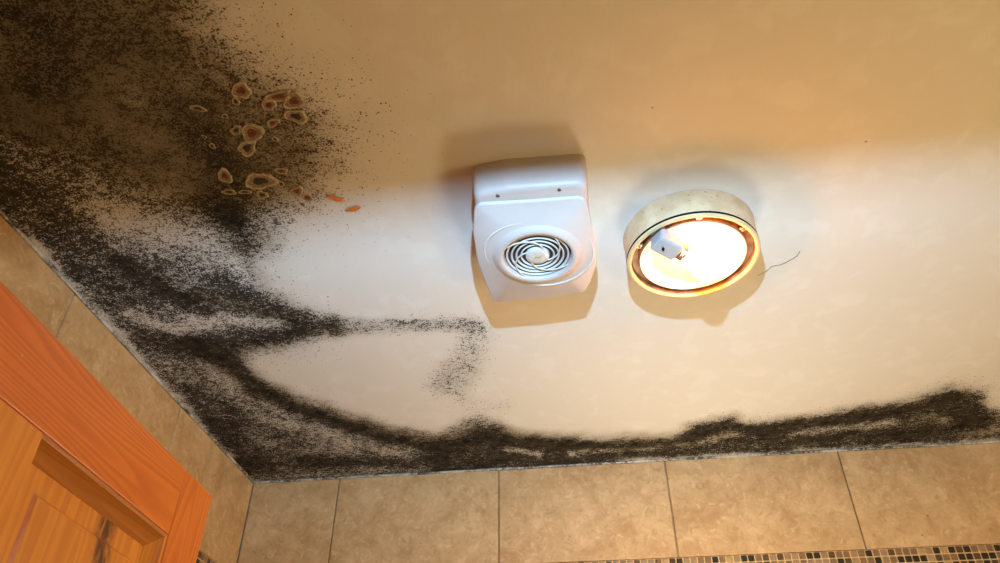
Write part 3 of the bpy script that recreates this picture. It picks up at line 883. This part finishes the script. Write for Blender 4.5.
for (z0, z1) in ((1.16, ZT - 0.090), (ZB + 0.20, 1.02)):
    part('mullion', M0, M1, z0 + 0.0006, z1 - 0.0006, MAT_MULL)
    for (x0, x1) in ((ST, M0), (M1, SX)):
        # raised and fielded panel sunk behind the frame
        def rect(inset, y):
            return [(x0 + inset, y, z0 + inset), (x1 - inset, y, z0 + inset), (x1 - inset, y, z1 - inset), (x0 + inset, y, z1 - inset)]
        me = loft('panel', [rect(-0.006, 0.030), rect(-0.006, 0.019), rect(0.044, 0.019), rect(0.047, 0.0155), rect(0.052, 0.0145)], smooth=False)
        obj('panel', me, door, MAT_PANEL)
        # sloping moulding round the opening, in four mitred lengths
        prof = [(0.0, 0.002), (0.004, 0.003), (0.007, 0.008), (0.016, 0.014), (0.021, 0.0185), (0.021, 0.021), (0.0, 0.021)]
        corners = [(x0, z0), (x1, z0), (x1, z1), (x0, z1)]
        sgn = [(1, 1), (-1, 1), (-1, -1), (1, -1)]
        for e in range(4):
            f_ = (e + 1) % 4
            ra = [(corners[e][0] + sgn[e][0] * p, y, corners[e][1] + sgn[e][1] * p) for p, y in prof]
            rb = [(corners[f_][0] + sgn[f_][0] * p, y, corners[f_][1] + sgn[f_][1] * p) for p, y in prof]
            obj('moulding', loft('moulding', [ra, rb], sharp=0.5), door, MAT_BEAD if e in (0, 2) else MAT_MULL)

# ------------------------------------------------------------------ extractor fan
FX, FY = -0.052, 0.862
FAN = empty('extractor_fan', (FX, FY, CEIL))
tag(FAN, 'white plastic extractor fan with swirling round grille on the ceiling', 'fan')
FACE = 0.056

def rounded(poly, rads, n=6):
    out = []
    m = len(poly)
    for i in range(m):
        p = Vector(poly[i])
        a = (Vector(poly[i - 1]) - p)
        b = (Vector(poly[(i + 1) % m]) - p)
        r = rads[i] if isinstance(rads, (list, tuple)) else rads
        an = a.normalized()
        bn = b.normalized()
        h_ = a.angle(b) / 2
        t_ = min(r / math.tan(h_), a.length * 0.48, b.length * 0.48)
        p0, p1 = p + an * t_, p + bn * t_
        for k in range(n):
            s = k / (n - 1)
            q = p0 * (1 - s) ** 2 + p * 2 * s * (1 - s) + p1 * s * s
            out.append((q.x, q.y))
    return out

def resample(poly, N, c):
    """points where rays from c at even angles meet the closed outline"""
    out = []
    m = len(poly)
    for k in range(N):
        a = 2 * math.pi * k / N
        dx, dy = math.cos(a), math.sin(a)
        best = None
        for i in range(m):
            x1, y1 = poly[i][0] - c[0], poly[i][1] - c[1]
            x2, y2 = poly[(i + 1) % m][0] - c[0], poly[(i + 1) % m][1] - c[1]
            ex, ey = x2 - x1, y2 - y1
            den = dx * ey - dy * ex
            if abs(den) < 1e-12:
                continue
            t_ = (x1 * ey - y1 * ex) / den
            u_ = (x1 * dy - y1 * dx) / den
            if t_ > 0 and -1e-6 <= u_ <= 1 + 1e-6 and (best is None or t_ > best):
                best = t_
        out.append((c[0] + dx * best, c[1] + dy * best))
    return out

def rel(pts):
    return [(x - FX, y - FY) for x, y in pts]

# box on the ceiling
bo = rounded(rel([(-0.1325, 0.741), (-0.085, 0.7345), (0.030, 0.738), (0.031, 0.958), (-0.1385, 0.964)]), [0.016, 0.05, 0.016, 0.02, 0.02], 7)
bc = (sum(p[0] for p in bo) / len(bo), sum(p[1] for p in bo) / len(bo))
def ins(poly, c, d):
    out = []
    for x, y in poly:
        v = Vector((x - c[0], y - c[1]))
        L = v.length
        v *= (L - d) / L
        out.append((c[0] + v.x, c[1] + v.y))
    return out
rings = []
for d, zz in ((0, 0.0), (0.0008, FACE * 0.45), (0.0015, FACE * 0.72), (0.0028, FACE * 0.86), (0.0052, FACE * 0.95), (0.009, FACE * 0.99), (0.014, FACE)):
    rings.append([(x, y, -zz) for x, y in ins(bo, bc, d)])
obj('housing', loft('housing', rings, sharp=1.2), FAN, MAT_PLASTIC)

# shield-shaped cover plate with a round mouth
GC = rel([(-0.0525, 0.880)])[0]
N = 96
k_ = 0.737 / 0.726
shield = [(-0.131, 0.7597), (-0.1237, 0.7485), (-0.0522, 0.7518), (0.0188, 0.753), (0.0252, 0.7637), (0.0307, 0.8074), (0.0364, 0.8632), (0.0355, 0.8958),
          (0.0269, 0.934), (0.0147, 0.9686), (-0.0494, 0.9764), (-0.1318, 0.9766), (-0.1396, 0.9176), (-0.1431, 0.868), (-0.1397, 0.807)]
shield = rounded(rel([(x * k_, y * k_) for x, y in shield]), [0.008, 0.008, 0.05, 0.006, 0.006, 0.03, 0.04, 0.04, 0.04, 0.004, 0.04, 0.003, 0.04, 0.04, 0.04], 6)
so = resample(shield, N, GC)
PT = FACE + 0.0045
def circ(r, zz):
    return [(GC[0] + r * math.cos(2 * math.pi * i / N), GC[1] + r * math.sin(2 * math.pi * i / N), -zz) for i in range(N)]
RO = 0.0520
rings = [[(x, y, -(FACE - 0.0045)) for x, y in ins(so, GC, 0.006)],
         [(x, y, -(FACE - 0.004)) for x, y in ins(so, GC, 0.0005)],
         [(x, y, -(PT - 0.0020)) for x, y in so],
         [(x, y, -(PT - 0.0008)) for x, y in ins(so, GC, 0.0008)],
         [(x, y, -PT) for x, y in ins(so, GC, 0.0026)],
         circ(RO + 0.0175, PT), circ(RO + 0.0150, PT + 0.0012), circ(RO + 0.0105, PT + 0.0042), circ(RO + 0.006, PT + 0.0058), circ(RO + 0.002, PT + 0.0058),
         circ(RO, PT + 0.0046), circ(RO - 0.001, PT + 0.001), circ(RO - 0.002, PT - 0.004), circ(RO - 0.0025, PT - 0.006)]
obj('cover_plate', loft('cover_plate', rings, close_start=False, close_end=False, sharp=0.9), FAN, MAT_PLASTIC)
# dark disc as the shaded throat behind the grille
obj('throat', lathe('throat', [(RO - 0.0008, -(PT - 0.002)), (RO - 0.0016, -(PT - 0.0038)), (0.0, -(PT - 0.0039))], 48, GC), FAN, MAT_RECESS)
# swept ridge on the plate, hugging the mouth on the lamp side
arc = []
for i in range(26):
    a = math.radians(-28 + 150 * i / 25)
    rr = RO + 0.0205 + 0.012 * math.cos(math.radians(-28 + 150 * i / 25) - 0.15)
    arc.append((GC[0] + rr * math.cos(a), GC[1] + rr * math.sin(a), -(PT - 0.0002)))
obj('ridge', tube('ridge', arc, [0.0022 * math.sin(math.pi * (i + 0.4) / 25.8) for i in range(26)], 8), FAN, MAT_PLASTIC2)
arc = []
for i in range(22):
    a = math.radians(165 + 100 * i / 21)
    rr = RO + 0.021 + 0.010 * math.sin(math.pi * i / 21)
    arc.append((GC[0] + rr * math.cos(a), GC[1] + rr * math.sin(a), -(PT - 0.0004)))
obj('ridge', tube('ridge', arc, [0.0018 * math.sin(math.pi * (i + 0.4) / 21.8) for i in range(22)], 8), FAN, MAT_PLASTIC2)
# grille: rings and swirling vanes round a hub
def hoop(r, w, z0):
    prof = [(r - w, -(z0 - 0.0016)), (r - w * 0.9, -(z0 - 0.0004)), (r + w * 0.2, -(z0 + 0.0008)), (r + w, -(z0 + 0.0002)), (r + w, -(z0 - 0.0012)), (r, -(z0 - 0.0018))]
    return loft('grille_ring', [[(GC[0] + q * math.cos(2 * math.pi * i / 64), GC[1] + q * math.sin(2 * math.pi * i / 64), zz) for q, zz in prof]
                                for i in range(64)], closed_loop=True, sharp=0.9)
for r, w in ((0.0462, 0.0015), (0.0390, 0.0015), (0.0318, 0.0015), (0.0246, 0.0014)):
    obj('grille_ring', hoop(r, w, PT + 0.0006), FAN, MAT_PLASTIC2)
for k in range(4):
    pts = []
    for i in range(15):
        s = i / 14
        r = 0.0175 + (RO - 0.0190) * s
        a = math.radians(90 * k + 35 - 95 * s)
        pts.append((GC[0] + r * math.cos(a), GC[1] + r * math.sin(a), -(PT + 0.0020)))
    obj('vane', tube('vane', pts, 0.0012, 6, flat=1.1), FAN, MAT_PLASTIC2)
hub = obj('hub', lathe('hub', [(0.0, -(PT + 0.0040)), (0.010, -(PT + 0.0039)), (0.0160, -(PT + 0.0034)), (0.0178, -(PT + 0.0022)), (0.0182, -(PT - 0.0025))], 40, GC, close_end=True), FAN, MAT_PLASTIC2)
# tiny gold maker's mark on the hub: a swoosh over an oval
mk = [(GC[0] - 0.0075 + 0.0150 * i / 11, GC[1] + 0.0022 - 0.0035 * i / 11 + 0.0018 * math.sin(i * 1.1), -(PT + 0.00405)) for i in range(12)]
obj('logo', tube('logo', mk, [0.0003 + 0.0009 * math.sin(math.pi * i / 11) for i in range(12)], 6, flat=0.4), hub, MAT_GOLD)
# cover screws
for (x, y) in rel([(-0.0965, 0.7505), (-0.0110, 0.7497)]):
    sc_ = obj('screw', lathe('screw', [(0.0, -(FACE + 0.0012)), (0.0022, -(FACE + 0.0010)), (0.0032, -(FACE + 0.0002)), (0.0034, -(FACE - 0.002))], 16, (x, y), close_end=True), FAN, MAT_STEEL)
    me = multi_box('slot', [(x - 0.0022, x + 0.0022, y - 0.0005, y + 0.0005, -(FACE + 0.0015), -(FACE + 0.0008))])
    obj('slot', me, sc_, MAT_BLACK)
# little cream catch at the far corner
obj('catch', box_mesh('catch', 0.0175 - FX - 0.010, 0.0175 - FX, 0.976 - FY, 0.984 - FY, -(PT - 0.002), -(PT - 0.010), 0.001), FAN, MAT_RIM)

# ------------------------------------------------------------------ ceiling lamp without its glass
LX, LY = 0.1845, 0.9335
LAMP = empty('ceiling_lamp', (LX, LY, CEIL))
tag(LAMP, 'round cream ceiling lamp without its shade, bulb lit', 'lamp')
R = 0.1010
DEP = 0.050
obj('base', lathe('base', [(R + 0.0015, 0.0), (R + 0.0010, -0.003), (R, -0.010), (R, -DEP + 0.009), (R - 0.0006, -DEP + 0.0075), (R - 0.004, -DEP + 0.0072)], 96, sharp=0.5), LAMP, MAT_ENAMEL)
obj('gasket', lathe('gasket', [(R - 0.004, -DEP + 0.0074), (R + 0.0004, -DEP + 0.0074), (R + 0.0006, -DEP + 0.0046), (R - 0.004, -DEP + 0.0044)], 96), LAMP, MAT_BLACK)
obj('rim', lathe('rim', [(R - 0.004, -DEP + 0.0046), (R - 0.0006, -DEP + 0.0044), (R + 0.0006, -DEP + 0.003), (R + 0.0004, -DEP + 0.001), (R - 0.0016, -DEP), (R - 0.0050, -DEP),
                         (R - 0.0066, -DEP + 0.0012), (R - 0.0070, -DEP + 0.0050)], 96), LAMP, MAT_RIM)
gal = obj('gallery', lathe('gallery', [(R - 0.0070, -DEP + 0.0048), (R - 0.0074, -DEP + 0.011), (R - 0.0085, -DEP + 0.0130), (R - 0.0130, -DEP + 0.0135), (R - 0.0180, -DEP + 0.0130), (R - 0.0186, -DEP + 0.0060), (R - 0.0196, -DEP + 0.0044)], 96), LAMP, MAT_BRASS)
obj('reflector', lathe('reflector', [(R - 0.0196, -DEP + 0.0044), (R - 0.0206, -DEP + 0.0038), (R - 0.0222, -DEP + 0.0046), (R - 0.0236, -0.0420), (R - 0.0255, -0.0385), (R - 0.0285, -0.0350), (R - 0.033, -0.0325),
                                     (R - 0.036, -0.0318), (R - 0.040, -0.0300), (0.045, -0.0275), (0.025, -0.0255), (0.0, -0.0250)], 96), LAMP, MAT_DISH)
# three shade clips inside the gallery
for a in (math.radians(203), math.radians(322), math.radians(272)):
    ca, sa = math.cos(a), math.sin(a)
    p = [((R - 0.012) * ca, (R - 0.012) * sa)]
    me = box_mesh('clip', -0.004, 0.004, -0.005, 0.005, -0.0445, -0.036, 0.0012, 2)
    c_ = obj('clip', me, LAMP, MAT_STEEL)
    c_.location = (p[0][0], p[0][1], 0)
    c_.rotation_euler = (0, 0, a)
    s_ = obj('clip_screw', lathe('clip_screw', [(0.0, -0.0462), (0.0022, -0.0460), (0.0026, -0.0444), (0.0026, -0.043)], 14, (0, 0)), c_, MAT_BRASS)
# angled lamp holder: bracket, ceramic block, metal cap, glowing bulb
H0 = Vector((0.1245 - LX, 0.8700 - LY, -0.0545))      # back of the holder
BC = Vector((0.2000 - LX, 0.9200 - LY, -0.0740))      # centre of the globe
ax = (BC - H0).normalized()
side = ax.cross(Vector((0, 0, 1))).normalized()
nor = side.cross(ax).normalized()
def frame(p):
    m4 = Matrix((side, nor, ax)).transposed().to_4x4()
    m4.translation = p
    return m4
LEN = (BC - H0).length
bk = obj('bracket', multi_box('bracket', [(-0.010, 0.010, -0.0015, 0.0015, -0.010, 0.012), (-0.010, -0.007, -0.0015, 0.030, -0.010, 0.004), (0.007, 0.010, -0.0015, 0.030, -0.010, 0.004)]), LAMP, MAT_STEEL)
bk.matrix_local = frame(H0 + nor * 0.014)
ho = obj('lamp_holder', box_mesh('lamp_holder', -0.0155, 0.0155, -0.0130, 0.0130, 0.0, 0.041, 0.004, 3), LAMP, MAT_CERAMIC)
ho.matrix_local = frame(H0)
hs = obj('holder_screw', lathe('holder_screw', [(0.0, 0.0), (0.0022, 0.0), (0.0022, 0.003), (0.0, 0.0032)], 12), ho, MAT_BLACK)
hs.matrix_local = Matrix.Translation((0.0, -0.0136, 0.014)) @ Matrix.Rotation(math.pi / 2, 4, 'X')
cp_ = obj('bulb_cap', lathe('bulb_cap', [(0.0, 0.041), (0.0128, 0.041), (0.0134, 0.0425), (0.0126, 0.044), (0.0134, 0.0455), (0.0126, 0.047), (0.0134, 0.0485), (0.0130, 0.051), (0.0, 0.0515)], 32), LAMP, MAT_STEEL)
cp_.matrix_local = frame(H0)
tb = NT('lit_bulb_glass')
em = tb.n('ShaderNodeEmission')
em.inputs[0].default_value = (*BULB_COLOR, 1)
em.inputs[1].default_value = BULB_STRENGTH
tb.link(em.outputs[0], tb.out.inputs[0])
RB = 0.0240
prof = [(0.0122, 0.0505), (0.0132, 0.055), (0.0158, 0.0615)]
for i in range(11):
    a = math.radians(-42 + (90 + 42) * i / 10)
    prof.append((RB * math.cos(a), LEN + RB * math.sin(a)))
prof[-1] = (0.0004, LEN + RB)
bu = obj('bulb', lathe('bulb', prof, 32, close_start=True, close_end=True), LAMP, tb.m)
bu.matrix_local = frame(H0)
